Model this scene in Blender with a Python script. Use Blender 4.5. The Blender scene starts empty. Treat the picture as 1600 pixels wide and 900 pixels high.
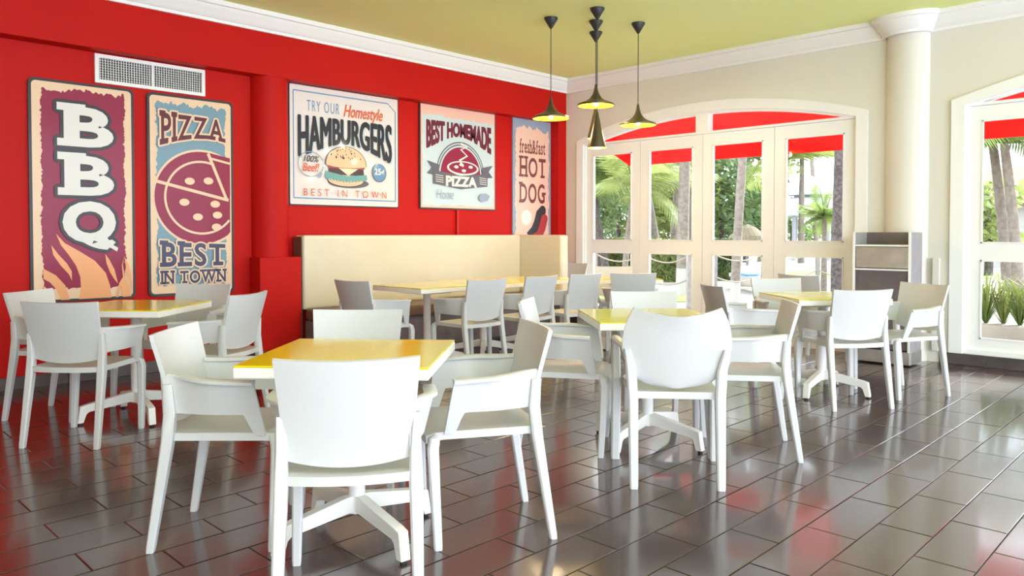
import bpy, bmesh, math, random
from mathutils import Vector, Matrix
random.seed(7)
C = bpy.context.scene.collection
# ------------------------------------------------------------------ camera
F, CX, CAMH, PITCH, HOR = 1185.0, 800.0, 1.21, math.radians(1.3), 365.0
CY = HOR + F*math.tan(PITCH)
YAW = math.atan(1160/F)
fw = Vector((math.cos(YAW), math.sin(YAW), 0)); rt = Vector((math.sin(YAW), -math.cos(YAW), 0)); up = Vector((0, 0, 1))
dv = fw*math.cos(PITCH)-up*math.sin(PITCH); uv = up*math.cos(PITCH)+fw*math.sin(PITCH)
cam = bpy.data.cameras.new('camera'); cam_o = bpy.data.objects.new('camera', cam); C.objects.link(cam_o)
cam.sensor_width = 36; cam.lens = F*36/1600; cam.shift_y = (CY-450)/1600; cam.clip_end = 300
m = Matrix((rt, uv, -dv)).transposed().to_4x4(); m.translation = (0, 0, CAMH); cam_o.matrix_world = m
bpy.context.scene.camera = cam_o
# ------------------------------------------------------------------ sky, sun, lights, exposure
sc = bpy.context.scene
world = bpy.data.worlds.new('sky'); sc.world = world; world.use_nodes = True
bg = world.node_tree.nodes['Background']; bg.inputs[0].default_value = (0.80, 0.87, 1.0, 1); bg.inputs[1].default_value = 3.0
sun = bpy.data.lights.new('sun', 'SUN'); sun.energy = 4.5; sun.angle = math.radians(1.5); sun.color = (1, .97, .92)
so = bpy.data.objects.new('sun', sun); C.objects.link(so)
so.rotation_euler = Vector((-.80, .16, -.56)).to_track_quat('-Z', 'Y').to_euler()   # from beyond the far corner, low enough to reach in under the awning
def area(name, loc, size, power, col=(1, 1, 1)):
    l = bpy.data.lights.new(name, 'AREA'); l.shape = 'RECTANGLE'; l.size, l.size_y = size; l.energy = power; l.color = col
    o = bpy.data.objects.new(name, l); C.objects.link(o); o.location = loc; return o
area('overhead_fill', (-.6, .2, 3.2), (2.0, 2.0), 22, (1, .98, .95))  # two unseen fill lamps added to brighten the interior, no fittings modelled
area('overhead_fill', (2.2, -1.8, 3.2), (2.0, 2.0), 22, (1, .98, .95))  # second of the added fill lamps
sc.view_settings.view_transform = 'Standard'; sc.view_settings.look = 'None'
sc.view_settings.gamma = 1; sc.view_settings.use_curve_mapping = False
sc.view_settings.exposure = 1.36

def RF(r, f): v = rt*r+fw*f; return v.x, v.y
def px_dir(x, y): return dv+rt*((x-CX)/F)-uv*((y-CY)/F)
def at_depth(x, y, f):
    d = px_dir(x, y); return Vector((0, 0, CAMH))+d*(f/d.dot(fw))
def project(p):
    v = Vector(p)-Vector((0, 0, CAMH)); z = v.dot(dv)
    if z < .05: return None
    return CX+F*v.dot(rt)/z, CY-F*v.dot(uv)/z, z
# ------------------------------------------------------------------ materials
MATS = {}
def mat(name, col, rough=.5, metal=0, spec=.5, coat=0, noise=None, bump=None, emit=None, estr=0, objrand=0, trans=0, ior=1.45):
    if name in MATS: return MATS[name]
    m = bpy.data.materials.new(name); m.use_nodes = True; n = m.node_tree.nodes; L = m.node_tree.links
    b = n['Principled BSDF']; b.inputs['Base Color'].default_value = (*col, 1); b.inputs['Roughness'].default_value = rough
    b.inputs['Metallic'].default_value = metal; b.inputs['Specular IOR Level'].default_value = spec
    b.inputs['Coat Weight'].default_value = coat; b.inputs['IOR'].default_value = ior; b.inputs['Coat Roughness'].default_value = .08
    if trans: b.inputs['Transmission Weight'].default_value = trans
    if emit: b.inputs['Emission Color'].default_value = (*emit, 1); b.inputs['Emission Strength'].default_value = estr
    tc = n.new('ShaderNodeTexCoord')
    src = None
    if noise:                                   # (scale, second colour, amount) mottling of the surface colour itself
        s, c2, lo, hi = noise
        t = n.new('ShaderNodeTexNoise'); t.inputs['Scale'].default_value = s; t.inputs['Detail'].default_value = 6
        L.new(tc.outputs['Object'], t.inputs['Vector'])
        r = n.new('ShaderNodeMapRange'); r.inputs[1].default_value = lo; r.inputs[2].default_value = hi; L.new(t.outputs['Fac'], r.inputs[0])
        mx = n.new('ShaderNodeMixRGB'); mx.inputs[1].default_value = (*col, 1); mx.inputs[2].default_value = (*c2, 1)
        L.new(r.outputs[0], mx.inputs[0]); src = mx.outputs[0]
    if objrand:
        oi = n.new('ShaderNodeObjectInfo'); hs = n.new('ShaderNodeHueSaturation')
        r = n.new('ShaderNodeMapRange'); r.inputs[3].default_value = 1-objrand; r.inputs[4].default_value = 1+objrand
        L.new(oi.outputs['Random'], r.inputs[0]); L.new(r.outputs[0], hs.inputs['Value'])
        if src: L.new(src, hs.inputs['Color'])
        else: hs.inputs['Color'].default_value = (*col, 1)
        src = hs.outputs[0]
    if src: L.new(src, b.inputs['Base Color'])
    if bump:
        t = n.new('ShaderNodeTexNoise'); t.inputs['Scale'].default_value = bump[0]; t.inputs['Detail'].default_value = 5
        L.new(tc.outputs['Object'], t.inputs['Vector'])
        bp = n.new('ShaderNodeBump'); bp.inputs['Strength'].default_value = bump[1]; bp.inputs['Distance'].default_value = .01
        L.new(t.outputs['Fac'], bp.inputs['Height']); L.new(bp.outputs[0], b.inputs['Normal'])
    MATS[name] = m; return m
def glass_mat():
    m = bpy.data.materials.new('window_glass'); m.use_nodes = True; n = m.node_tree.nodes; L = m.node_tree.links
    n.remove(n['Principled BSDF']); out = n['Material Output']
    t = n.new('ShaderNodeBsdfTransparent'); t.inputs[0].default_value = (.97, .985, .98, 1)
    g = n.new('ShaderNodeBsdfGlossy'); g.inputs['Roughness'].default_value = .02
    lw = n.new('ShaderNodeLayerWeight'); lw.inputs[0].default_value = .25
    mx = n.new('ShaderNodeMixShader'); ml = n.new('ShaderNodeMath'); ml.operation = 'MULTIPLY'; ml.inputs[1].default_value = .5
    L.new(lw.outputs['Fresnel'], ml.inputs[0]); L.new(ml.outputs[0], mx.inputs[0])
    L.new(t.outputs[0], mx.inputs[1]); L.new(g.outputs[0], mx.inputs[2]); L.new(mx.outputs[0], out.inputs[0]); return m
def awning_mat():
    m = bpy.data.materials.new('red_awning'); m.use_nodes = True; n = m.node_tree.nodes; L = m.node_tree.links
    b = n['Principled BSDF']; b.inputs['Base Color'].default_value = (.75, .02, .015, 1); b.inputs['Roughness'].default_value = .8
    t = n.new('ShaderNodeBsdfTranslucent'); t.inputs[0].default_value = (.75, .02, .015, 1)
    mx = n.new('ShaderNodeMixShader'); mx.inputs[0].default_value = .45
    L.new(b.outputs[0], mx.inputs[1]); L.new(t.outputs[0], mx.inputs[2]); L.new(mx.outputs[0], n['Material Output'].inputs[0]); return m
M_RED = mat('red_paint', (.54, .007, .004), .55, spec=.2, noise=(1.3, (.50, .006, .004), .35, .75), bump=(60, .06))
M_CREAM = mat('cream_paint', (.76, .73, .66), .5, bump=(70, .05))
M_WHITE = mat('white_trim', (.90, .90, .89), .38)
M_LIME = mat('lime_ceiling', (.84, .91, .34), .6, noise=(.8, (.86, .92, .40), .3, .8))
M_GROUT = mat('grout', (.16, .13, .12), .8)
M_TILE = mat('floor_tile', (.048, .026, .025), .2, spec=.5, ior=2.0, coat=.3, noise=(3.5, (.070, .041, .038), .35, .7), objrand=.18, bump=(9, .05))
M_BASE = mat('skirting_tile', (.075, .06, .062), .35, noise=(5, (.12, .10, .10), .4, .7), objrand=.2)
M_PLASTIC = mat('white_plastic', (.60, .605, .615), .33, spec=.45, bump=(400, .02))
M_TOPW = mat('table_white', (.86, .85, .82), .35)
M_YEL = mat('yellow_top', (.78, .65, .004), .16, spec=.45, coat=.15)
M_RUBBER = mat('black_rubber', (.02, .02, .02), .6)
M_LEATHER = mat('cream_leatherette', (.76, .69, .52), .24, noise=(3, (.73, .66, .49), .4, .7), bump=(25, .12))
M_SEAT = mat('brown_leatherette', (.16, .09, .055), .4, bump=(30, .1))
M_PLUM = mat('plum_panel', (.14, .11, .12), .6, noise=(6, (.19, .155, .165), .4, .7))
M_STEEL = mat('brushed_steel', (.62, .61, .59), .38, metal=.85, noise=(7, (.75, .74, .72), .4, .7))
M_BRASS = mat('bronze_shade', (.13, .105, .06), .38, metal=.7)
M_GOLD = mat('gold_inside', (.95, .62, .04), .3, metal=.4)
M_BLACK = mat('black_metal', (.035, .035, .035), .45)
M_BULB = mat('lit_bulb', (1, .8, .4), .3, emit=(1, .74, .3), estr=14)
M_GLASS = glass_mat()
# ------------------------------------------------------------------ mesh helpers
class MB:
    def __init__(s): s.v = []; s.f = []
    def add(s, vs, fs):
        o = len(s.v); s.v += [tuple(p) for p in vs]; s.f += [tuple(i+o for i in f) for f in fs]; return s
    def box(s, a, b):
        (x0, y0, z0), (x1, y1, z1) = a, b
        return s.add([(x0,y0,z0),(x1,y0,z0),(x1,y1,z0),(x0,y1,z0),(x0,y0,z1),(x1,y0,z1),(x1,y1,z1),(x0,y1,z1)],
                     [(3,2,1,0),(4,5,6,7),(0,1,5,4),(1,2,6,5),(2,3,7,6),(3,0,4,7)])
    def loft(s, rings, cap=True, closed=True):
        n = len(rings[0]); vs = [p for r in rings for p in r]; fs = []
        for i in range(len(rings)-1):
            for j in range(n if closed else n-1):
                k = (j+1) % n; fs.append((i*n+j, i*n+k, (i+1)*n+k, (i+1)*n+j))
        if cap: fs.append(tuple(range(n-1, -1, -1))); fs.append(tuple((len(rings)-1)*n+j for j in range(n)))
        return s.add(vs, fs)
    def leg(s, pts):                            # pts: (x, y, z, half width, half depth): rounded-rectangle sections
        R = []
        for x, y, z, a, b in pts:
            c = .35; R.append([(x+a, y-b*(1-c), z), (x+a, y+b*(1-c), z), (x+a*(1-c), y+b, z), (x-a*(1-c), y+b, z),
                               (x-a, y+b*(1-c), z), (x-a, y-b*(1-c), z), (x-a*(1-c), y-b, z), (x+a*(1-c), y-b, z)])
        return s.loft(R)
    def tube(s, pts, r, n=8):
        pts = [Vector(p) for p in pts]; R = []
        for i, p in enumerate(pts):
            t = (pts[min(i+1, len(pts)-1)]-pts[max(i-1, 0)]).normalized()
            a = t.cross(Vector((0, 0, 1)) if abs(t.z) < .9 else Vector((1, 0, 0))).normalized(); b = t.cross(a)
            rr = r[i] if isinstance(r, (list, tuple)) else r
            R.append([p+(a*math.cos(k*math.tau/n)+b*math.sin(k*math.tau/n))*rr for k in range(n)])
        return s.loft(R)
    def lathe(s, prof, n=24, c=(0, 0), cap=False):
        R = [[(c[0]+r*math.cos(k*math.tau/n), c[1]+r*math.sin(k*math.tau/n), z) for k in range(n)] for r, z in prof]
        return s.loft(R, cap=cap)
    def thick(s, G, off):                       # closed slab from a grid of points and an offset vector
        a, b = len(G), len(G[0]); P = [Vector(p) for r in G for p in r]; O = [p+Vector(off) for p in P]; n = a*b; fs = []
        for i in range(a-1):
            for j in range(b-1):
                q = (i*b+j, i*b+j+1, (i+1)*b+j+1, (i+1)*b+j); fs.append(q); fs.append(tuple(n+k for k in reversed(q)))
        edge = [j for j in range(b)]+[i*b+b-1 for i in range(1, a)]+[(a-1)*b+j for j in range(b-2, -1, -1)]+[i*b for i in range(a-2, 0, -1)]
        for i, e in enumerate(edge):
            g = edge[(i+1) % len(edge)]; fs.append((g, e, n+e, n+g))
        return s.add(P+O, fs)
    def prism(s, poly, fn0, fn1):               # 2-D outline swept between two mappings
        n = len(poly); return s.loft([[fn0(*p) for p in poly], [fn1(*p) for p in poly]])
    def mesh(s, name, material, smooth=True):
        me = bpy.data.meshes.new(name); me.from_pydata(s.v, [], s.f); me.materials.append(material)
        bm = bmesh.new(); bm.from_mesh(me); bmesh.ops.recalc_face_normals(bm, faces=bm.faces); bm.to_mesh(me); bm.free()
        if smooth:
            for p in me.polygons: p.use_smooth = True
            me.set_sharp_from_angle(angle=math.radians(38))
        return me
    def obj(s, name, material, parent=None, smooth=True): return link(name, s.mesh(name, material, smooth), parent)
def link(name, data, parent=None, loc=(0, 0, 0)):
    o = bpy.data.objects.new(name, data); C.objects.link(o); o.location = loc
    if parent: o.parent = parent
    return o
def tag(o, label, cat, group=None):
    o['label'] = label; o['category'] = cat
    if group: o['group'] = group
    return o
def struct(o): o['kind'] = 'structure'; return o
def empty(name, loc=(0, 0, 0), rz=0):
    o = link(name, None, None, loc); o.rotation_euler = (0, 0, rz); o.empty_display_size = .1; return o
def copy_tree(o, parent=None):
    c = o.copy(); C.objects.link(c); c.parent = parent
    for ch in [k for k in bpy.data.objects if k.parent == o]: copy_tree(ch, c)
    return c
def bevel(o, w=.004, seg=2):
    b = o.modifiers.new('bevel', 'BEVEL'); b.width = w; b.segments = seg; b.limit_method = 'ANGLE'; return o
# ------------------------------------------------------------------ the room
YW, YB, XR, ZC = 6.86, 6.70, 7.90, 3.28
# floor: base slab, tiles
floor = struct(MB().box((-3.5, -4, -.12), (XR+.2, YW+.1, -.006)).obj('floor', M_GROUT, smooth=False))
TL, TW, G = .489, .2065, .004
tiles = []
for j in range(-24, 30):
    y0 = .897+j*TW
    if y0 > YW-.03 or y0 < -4: continue
    off = 3.318 if j % 2 == 0 else 3.0735
    for i in range(-14, 12):
        x0 = off+i*TL
        if x0 < -3.5 or x0 > XR-.03: continue
        x1, y1 = min(x0+TL, XR), min(y0+TW, YW)
        tiles.append((x0+G/2, y0+G/2, x1-G/2, y1-G/2))
def tile_rank(t):
    p = project(((t[0]+t[2])/2, (t[1]+t[3])/2, 0))
    if not p or not (-40 < p[0] < 1640 and p[1] < 960): return 1e6+random.random()
    return p[2]
tiles.sort(key=tile_rank)
def tile_mb(mb, x0, y0, x1, y1):
    e = .003; z0, z1, zt = -.008, -.0012, 0
    mb.loft([[(x0,y0,z0),(x1,y0,z0),(x1,y1,z0),(x0,y1,z0)], [(x0,y0,z1),(x1,y0,z1),(x1,y1,z1),(x0,y1,z1)],
             [(x0+e,y0+e,zt),(x1-e,y0+e,zt),(x1-e,y1-e,zt),(x0+e,y1-e,zt)]])
full = MB(); tile_mb(full, -(TL-G)/2, -(TW-G)/2, (TL-G)/2, (TW-G)/2); full = full.mesh('tile', M_TILE, False)
rest = MB()
for k, t in enumerate(tiles):
    w, h = t[2]-t[0], t[3]-t[1]; c = ((t[0]+t[2])/2, (t[1]+t[3])/2, random.uniform(-.0006, .0006))
    if k < 296:
        if abs(w-(TL-G)) < 1e-4 and abs(h-(TW-G)) < 1e-4: me = full
        else: b = MB(); tile_mb(b, -w/2, -h/2, w/2, h/2); me = b.mesh('tile', M_TILE, False)
        link('tile', me, floor, c)
    else: tile_mb(rest, *t)
ro = rest.obj('tile_field', M_TILE, floor, False); ro['kind'] = 'stuff'
ceiling = struct(MB().box((-3.5, -4, ZC), (XR+.2, YW+.2, ZC+.15)).obj('ceiling', M_LIME, smooth=False))
wl = struct(MB().box((-3.5, YW, 0), (XR+.2, YW+.2, ZC)).obj('wall_left', M_RED, smooth=False))
bevel(MB().box((-3.5, YB, 2.705), (XR, YW+.01, ZC)).obj('trim_3', M_RED, None, False), .006)['kind'] = 'structure'
MB().loft([[(3.63+.19*math.cos(a), YW+.02-.19*math.sin(a), z) for a in [k*math.pi/16 for k in range(17)]] for z in (0, 2.705)]).obj('trim_4', M_RED)['kind'] = 'structure'
bevel(MB().box((7.74, YB, 0), (XR, YW+.01, 2.705)).obj('trim_5', M_RED, None, False), .006)['kind'] = 'structure'
MB().box((6.035, YW-.03, .1), (6.065, YW+.005, 1.492)).obj('shadow_line_strip', mat('red_line_strip', (.5, .008, .01), .5), wl, False)  # added raised strip, stands in for a narrow shadow line on the wall
ped = struct(bevel(MB().box((3.42, 6.65, .10), (3.85, YW, .985)).obj('trim_6', M_RED, None, False), .006))
bevel(MB().box((3.425, 6.655, 0), (3.845, YW, .10)).obj('plinth', M_BASE, ped, False), .004)
struct(MB().box((-3.7, -4, 0), (-3.5, YW+.2, ZC)).obj('wall_back', M_CREAM, smooth=False))
# right wall with two arched openings
def arch_z(y, yc, hw, zs, rise):
    R = (hw*hw+rise*rise)/(2*rise); return zs-(R-rise)+math.sqrt(max(0, R*R-(y-yc)**2))
W1 = (4.63, 1.865); W2 = (.155, 1.865); ZS, RISE = 2.44, .30     # centre, half width of the casing's outer edge
wr = MB()
def wall_piece(y0, y1, z0, z1): wr.box((XR, y0, z0), (XR+.2, y1, z1))
wall_piece(W1[0]+W1[1]-.05, YW+.2, 0, ZC); wall_piece(W2[0]+W2[1]-.05, W1[0]-W1[1]+.05, 0, ZC); wall_piece(-4, W2[0]-W2[1]+.05, 0, ZC)
for yc, hw in (W1, W2):
    h = hw-.05; N = 28; ys = [yc-h+2*h*k/N for k in range(N+1)]
    wr.loft([[(XR, y, arch_z(y, yc, h, ZS, RISE-.05)), (XR+.2, y, arch_z(y, yc, h, ZS, RISE-.05)), (XR+.2, y, ZC), (XR, y, ZC)] for y in ys])
    wr.box((XR, yc-h, 0), (XR+.2, yc+h, .105))
wr = struct(wr.obj('wall_right', M_CREAM, smooth=False))
MB().loft([[(XR+.02-.15*math.sin(a), 2.405-.195*math.cos(a), z) for a in [k*math.pi/16 for k in range(17)]] for z in (0, ZC)]).obj('column', M_CREAM, wr)
bevel(MB().box((XR-.05, 2.10, .11), (XR, 2.16, .98)).obj('cable_box', M_CREAM, wr, False))
# baseboards of tiles
def baseboard(name, pts):
    root = struct(empty(name))
    for a, b in pts: bevel(MB().box(a, b).obj('skirting_tile', M_BASE, root, False), .003)
pl = []
x = -.1
while x < 3.40: pl.append(((x, YW-.018, 0), (min(x+.486, 3.415), YW+.002, .098))); x += .49
baseboard('baseboard_left', pl)
pr = []; y = 2.10
while y > -3: pr.append(((XR-.018, y-.376, 0), (XR+.002, y, .103))); y -= .38
pr += [((XR-.018, 2.585, 0), (XR+.002, 2.76, .103)), ((XR-.018, 6.50, 0), (XR+.002, 6.70, .103))]
baseboard('baseboard_right', pr)
# crown mouldings
PROF = [(0, 3.105), (.022, 3.105), (.026, 3.13), (.042, 3.14), (.052, 3.165), (.085, 3.20), (.098, 3.235), (.118, 3.24), (.122, ZC), (0, ZC)]
struct(MB().loft([[(x, YB-d, z) for d, z in PROF] for x in (-3.5, XR)]).obj('trim_1', M_WHITE))
path = [(6.72, 0, 0)]
for k in range(13):
    a = k*math.pi/12; path.append((2.405+.20*math.cos(a), .155*math.sin(a), 1))
path.append((-4, 0, 0))
rings = []
for y, bul, on in path:
    s = 1
    rings.append([(XR-bul-d, y+(.10*(y-2.405)/.2*(d/.122) if on else 0), z) for d, z in PROF])
struct(MB().loft(rings).obj('trim_2', M_WHITE))
# windows
M_VEST = M_WHITE
def window(name, yc, hw):
    root = struct(empty(name, (XR, yc, .105)))
    def put(o): o.location = (-XR, -yc, -.105); return o
    # casing: jambs and arch band
    c = MB(); N = 32; wc = .11
    pts_o = [(yc-hw, .105)]+[(yc-hw+2*hw*k/N, arch_z(yc-hw+2*hw*k/N, yc, hw, ZS, RISE)) for k in range(N+1)]+[(yc+hw, .105)]
    hi = hw-wc
    pts_i = [(yc-hi, .105)]+[(yc-hi+2*hi*k/N, arch_z(yc-hi+2*hi*k/N, yc, hi, ZS-.055, RISE-.06)) for k in range(N+1)]+[(yc+hi, .105)]
    c.loft([[(XR-.035, *o), (XR-.035, *i), (XR+.14, *i), (XR+.14, *o)] for o, i in zip(pts_o, pts_i)])
    put(c.obj('casing', M_VEST, root))
    # inner bead
    hb = hi-.02
    pts_b = [(yc-hb, .13)]+[(yc-hb+2*hb*k/N, arch_z(yc-hb+2*hb*k/N, yc, hb, ZS-.07, RISE-.065)) for k in range(N+1)]+[(yc+hb, .13)]
    c = MB(); c.loft([[(XR-.005, *o), (XR-.005, *i), (XR+.10, *i), (XR+.10, *o)] for o, i in zip(pts_i, pts_b)])
    put(c.obj('inner_frame', M_VEST, root))
    put(bevel(MB().box((XR+.0, yc-hi, .105), (XR+.12, yc+hi, .15)).obj('threshold', M_VEST, root, False)))
    put(bevel(MB().box((XR+.0, yc-hi, 2.372), (XR+.10, yc+hi, 2.40)).obj('transom', M_VEST, root, False)))
    put(bevel(MB().box((XR+.0, yc-.085, 2.40), (XR+.10, yc+.085, arch_z(yc, yc, hi, ZS-.055, RISE-.06))).obj('mullion', M_VEST, root, False)))
    for s in (-1, 1):
        n = 12; a0, a1 = yc+s*.085, yc+s*(hb-.01); ys = [a0+(a1-a0)*k/n for k in range(n+1)]
        g = MB(); g.loft([[(XR+.045, y, 2.39), (XR+.05, y, 2.39), (XR+.05, y, max(2.392, arch_z(y, yc, hb, ZS-.07, RISE-.065)+.01)), (XR+.045, y, max(2.392, arch_z(y, yc, hb, ZS-.07, RISE-.065)+.01))] for y in ys])
        put(g.obj('arch_pane', M_GLASS, root, False))
    w = 2*hi/4
    for k in range(4):
        y0 = yc-hi+k*w; y1 = y0+w; st = .13; e = .003
        lf = MB()
        lf.box((XR+.02, y0+e, .15), (XR+.07, y0+st, 2.37)); lf.box((XR+.02, y1-st, .15), (XR+.07, y1-e, 2.37))
        for z0, z1 in ((.15, .25), (.968, 1.122), (2.237, 2.37)): lf.box((XR+.02, y0+st, z0), (XR+.07, y1-st, z1))
        for z0, z1 in ((.25, .968), (1.122, 2.237)):           # glazing beads
            for a in (y0+st, y1-st-.012): lf.box((XR+.012, a, z0), (XR+.03, a+.012, z1))
            for a in (z0, z1-.012): lf.box((XR+.012, y0+st, a), (XR+.03, y1-st, a+.012))
        lo = put(lf.obj('door_leaf', M_VEST, root, False))
        for z0, z1 in ((.25, .968), (1.122, 2.237)):
            MB().box((XR+.043, y0+st-.004, z0-.004), (XR+.047, y1-st+.004, z1+.004)).obj('pane', M_GLASS, lo, False)
window('window_1', *W1); window('window_2', *W2)
# ------------------------------------------------------------------ chairs
def sm(t): t = max(0, min(1, t)); return t*t*(3-2*t)
def make_armchair():
    root = empty('armchair')
    b = MB(); G = []
    for i in range(11):
        v = i/10; z = .495+.325*v; w = .198+.026*v; row = []
        for j in range(15):
            u = -1+2*j/14
            row.append((w*u, -.158-.072*v**1.25-.034*(1-u*u)*(.5+.5*v), z-.012*(1-u*u)*(1-v)*2+(.006*u*u if i == 10 else 0)))
        G.append(row)
    b.thick(G, (0, .017, .003)); b.obj('backrest', M_PLASTIC, root)
    s = MB(); G = []
    for i in range(13):
        v = i/12; row = []
        w = .205+.012*v; w *= 1-.14*max(0, (v-.82)/.18)**2
        for j in range(13):
            u = -1+2*j/12
            y = -.178+.445*v-.03*(1-u*u)*(1-v)+.012*(1-u*u)*v
            row.append((w*u, y, .452-.014*(1-u*u)*math.sin(math.pi*min(1, v*1.1))-.02*max(0, (v-.85)/.15)**2))
        G.append(row)
    s.thick(G, (0, 0, -.03)); s.obj('seat', M_PLASTIC, root)
    for sx in (-1, 1):
        r = MB()
        r.leg([(sx*.217, -.235, 0, .0145, .014), (sx*.217, -.232, .02, .016, .0155), (sx*.213, -.195, .25, .02, .019), (sx*.210, -.168, .42, .0225, .022),
               (sx*.209, -.158, .53, .019, .022), (sx*.212, -.166, .64, .012, .018)])
        r.obj('leg', M_PLASTIC, root)
        r = MB()
        r.leg([(sx*.217, .225, 0, .0145, .015), (sx*.217, .226, .02, .016, .0165), (sx*.214, .238, .26, .0195, .02), (sx*.212, .244, .39, .021, .022), (sx*.206, .236, .43, .019, .02), (sx*.195, .222, .445, .012, .012)])
        r.obj('leg', M_PLASTIC, root)
        # arm: solid side panel with an opening above the seat, narrowing to a front strip
        G = []; n = 46
        for k in range(n+1):
            y = -.175+.345*k/n
            t = (y-.108)/.026; zl = .528-.085*sm(t); zt = .668-.016*k/n
            row = []
            for q in range(6):
                z = zl+(zt-zl)*q/5
                fl = sm((y+.17)/.20); x = .206+.014*fl+(z-.44)*.26*fl
                yy = y+(.66-z)*.14*sm((y-.02)/.12)
                row.append((sx*x, yy, z))
            G.append(row)
        a = MB(); a.thick(G, (-sx*.016, 0, 0))
        rail = [(g[-1][0]-sx*.012, g[-1][1], g[-1][2]) for g in G]
        R = []
        for i, p in enumerate(rail):
            hw_ = .010+.013*sm(i/15)
            R.append([(p[0]-hw_, p[1], p[2]-.007), (p[0]+hw_, p[1], p[2]-.007), (p[0]+hw_, p[1], p[2]+.004), (p[0]+hw_*.6, p[1], p[2]+.008), (p[0]-hw_*.6, p[1], p[2]+.008), (p[0]-hw_, p[1], p[2]+.004)])
        a.loft(R); a.obj('arm', M_PLASTIC, root)
    return root
def make_round_chair():
    root = empty('armchair')
    half = [(0, .822), (.06, .826), (.13, .843), (.185, .862), (.208, .855), (.228, .81), (.246, .76), (.256, .71), (.256, .665), (.236, .625), (.226, .57), (.208, .53), (.16, .49), (.09, .472), (0, .467)]
    zs = []; G = []
    # rows of the back from bottom to top: half width at each height, top edge concave
    prof = [(.467, .05), (.474, .10), (.49, .16), (.53, .208), (.57, .222), (.605, .222), (.628, .228), (.648, .250), (.67, .257), (.71, .257), (.76, .248), (.80, .235), (.83, .222), (.862, .205)]
    for z, w in prof:
        row = []
        for j in range(17):
            u = -1+2*j/16; v = (z-.467)/.395
            zz = z-max(0, v-.75)/.25*.040*(1-abs(u)**1.8)
            row.append((w*u, -.165-.075*v-.05*(1-u*u)*(.4+.6*v), zz))
        G.append(row)
    b = MB(); b.thick(G, (0, .02, 0)); b.obj('backrest', M_PLASTIC, root)
    s = MB(); G = []
    for i in range(11):
        v = i/10; w = (.20+.03*v)*(1-.12*max(0, (v-.8)/.2)**2)
        G.append([(w*u, -.19+.46*v, .452-.014*(1-u*u)*math.sin(math.pi*v)) for u in [-1+2*j/10 for j in range(11)]])
    s.thick(G, (0, 0, -.034)); s.obj('seat', M_PLASTIC, root)
    for sx in (-1, 1):
        MB().leg([(sx*.204, -.245, 0, .018, .016), (sx*.204, -.243, .02, .02, .018), (sx*.206, -.20, .42, .024, .024), (sx*.215, -.19, .56, .024, .022), (sx*.235, -.21, .66, .016, .016)]).obj('leg', M_PLASTIC, root)
        MB().leg([(sx*.262, .235, 0, .021, .019), (sx*.262, .235, .02, .023, .021), (sx*.258, .225, .40, .025, .026), (sx*.262, .20, .58, .022, .028), (sx*.266, .16, .655, .018, .03)]).obj('leg', M_PLASTIC, root)
        a = MB(); R = []
        for k in range(11):
            t = k/10; y = -.2+.40*t; x = .236+.034*math.sin(t*math.pi*.6); z = .665+.008*math.sin(t*math.pi)-.02*max(0, t-.8)/.2
            R.append([(sx*(x-.022), y, z-.012), (sx*(x+.022), y, z-.012), (sx*(x+.024), y, z+.002), (sx*(x+.012), y, z+.012), (sx*(x-.012), y, z+.012), (sx*(x-.024), y, z+.002)])
        a.loft(R); a.obj('arm', M_PLASTIC, root)
    return root
proto = make_armchair(); used = [False]
def place(x, y, fx, fy, label, o=None):
    if o is None:
        if used[0]: o = copy_tree(proto)
        else: o = proto; used[0] = True
    o.location = (x, y, 0); o.rotation_euler = (0, 0, math.atan2(fy, fx)-math.pi/2)
    return tag(o, label, 'chair', 'white armchairs around the tables')
def place_rf(r, f, dr, df, label, o=None):
    x, y = RF(r, f); fx, fy = RF(dr, df); return place(x, y, fx, fy, label, o)
# ------------------------------------------------------------------ tables
def make_table():
    root = empty('pedestal_table'); h = .35
    bevel(MB().box((-h, -h, .695), (h, h, .734)).obj('tabletop', M_TOPW, root, False), .004)
    bevel(MB().box((-h+.001, -h+.001, .7341), (h-.001, h-.001, .7415)).obj('yellow_panel', M_YEL, root, False), .002)
    MB().lathe([(.034, .10), (.034, .66), (.036, .67)], 16, cap=True).obj('column', M_TOPW, root)
    bevel(MB().box((-.16, -.16, .668), (.16, .16, .695)).obj('mounting_plate', M_TOPW, root, False))
    for k in range(4):
        a = math.pi/4+k*math.pi/2; c, s_ = math.cos(a), math.sin(a)
        prof = [(.0, .105), (.0, .170), (.05, .170), (.30, .125), (.335, .115), (.352, .012), (.318, .012), (.300, .065), (.285, .078), (.05, .105)]
        f = MB(); f.prism(prof, lambda d, z: (c*d-s_*.021, s_*d+c*.021, z), lambda d, z: (c*d+s_*.021, s_*d-c*.021, z))
        fo = bevel(f.obj('foot', M_TOPW, root, False), .003)
        MB().lathe([(.014, 0), (.014, .013)], 10, (c*.335, s_*.335), cap=True).obj('glide', M_RUBBER, fo)
    return root
tproto = make_table(); tused = [False]
def table(x, y, rz, label):
    if tused[0]: o = copy_tree(tproto)
    else: o = tproto; tused[0] = True
    o.location = (x, y, 0); o.rotation_euler = (0, 0, rz); return tag(o, label, 'table', 'square pedestal tables with yellow tops')
def table_rf(r, f, deg, label):
    x, y = RF(r, f); table(x, y, YAW-math.pi/2+math.radians(deg), label)
table_rf(-.6215, 3.01, -3.3, 'yellow-topped pedestal table in the foreground, nearest the camera')
table_rf(-2.48, 4.99, -4, 'yellow-topped pedestal table in front of the two tall red wall signs')
table_rf(.785, 4.38, 4.6, 'pedestal table behind the round-backed chair, its top bright with glare')
table_rf(2.36, 5.76, 5, 'pedestal table beside the waste station, in the right of the room')
table(4.405, 5.40, 0, 'yellow-topped table at the left end of the row along the banquette')
table(5.115, 5.40, 0, 'middle yellow-topped table of the row along the banquette')
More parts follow.
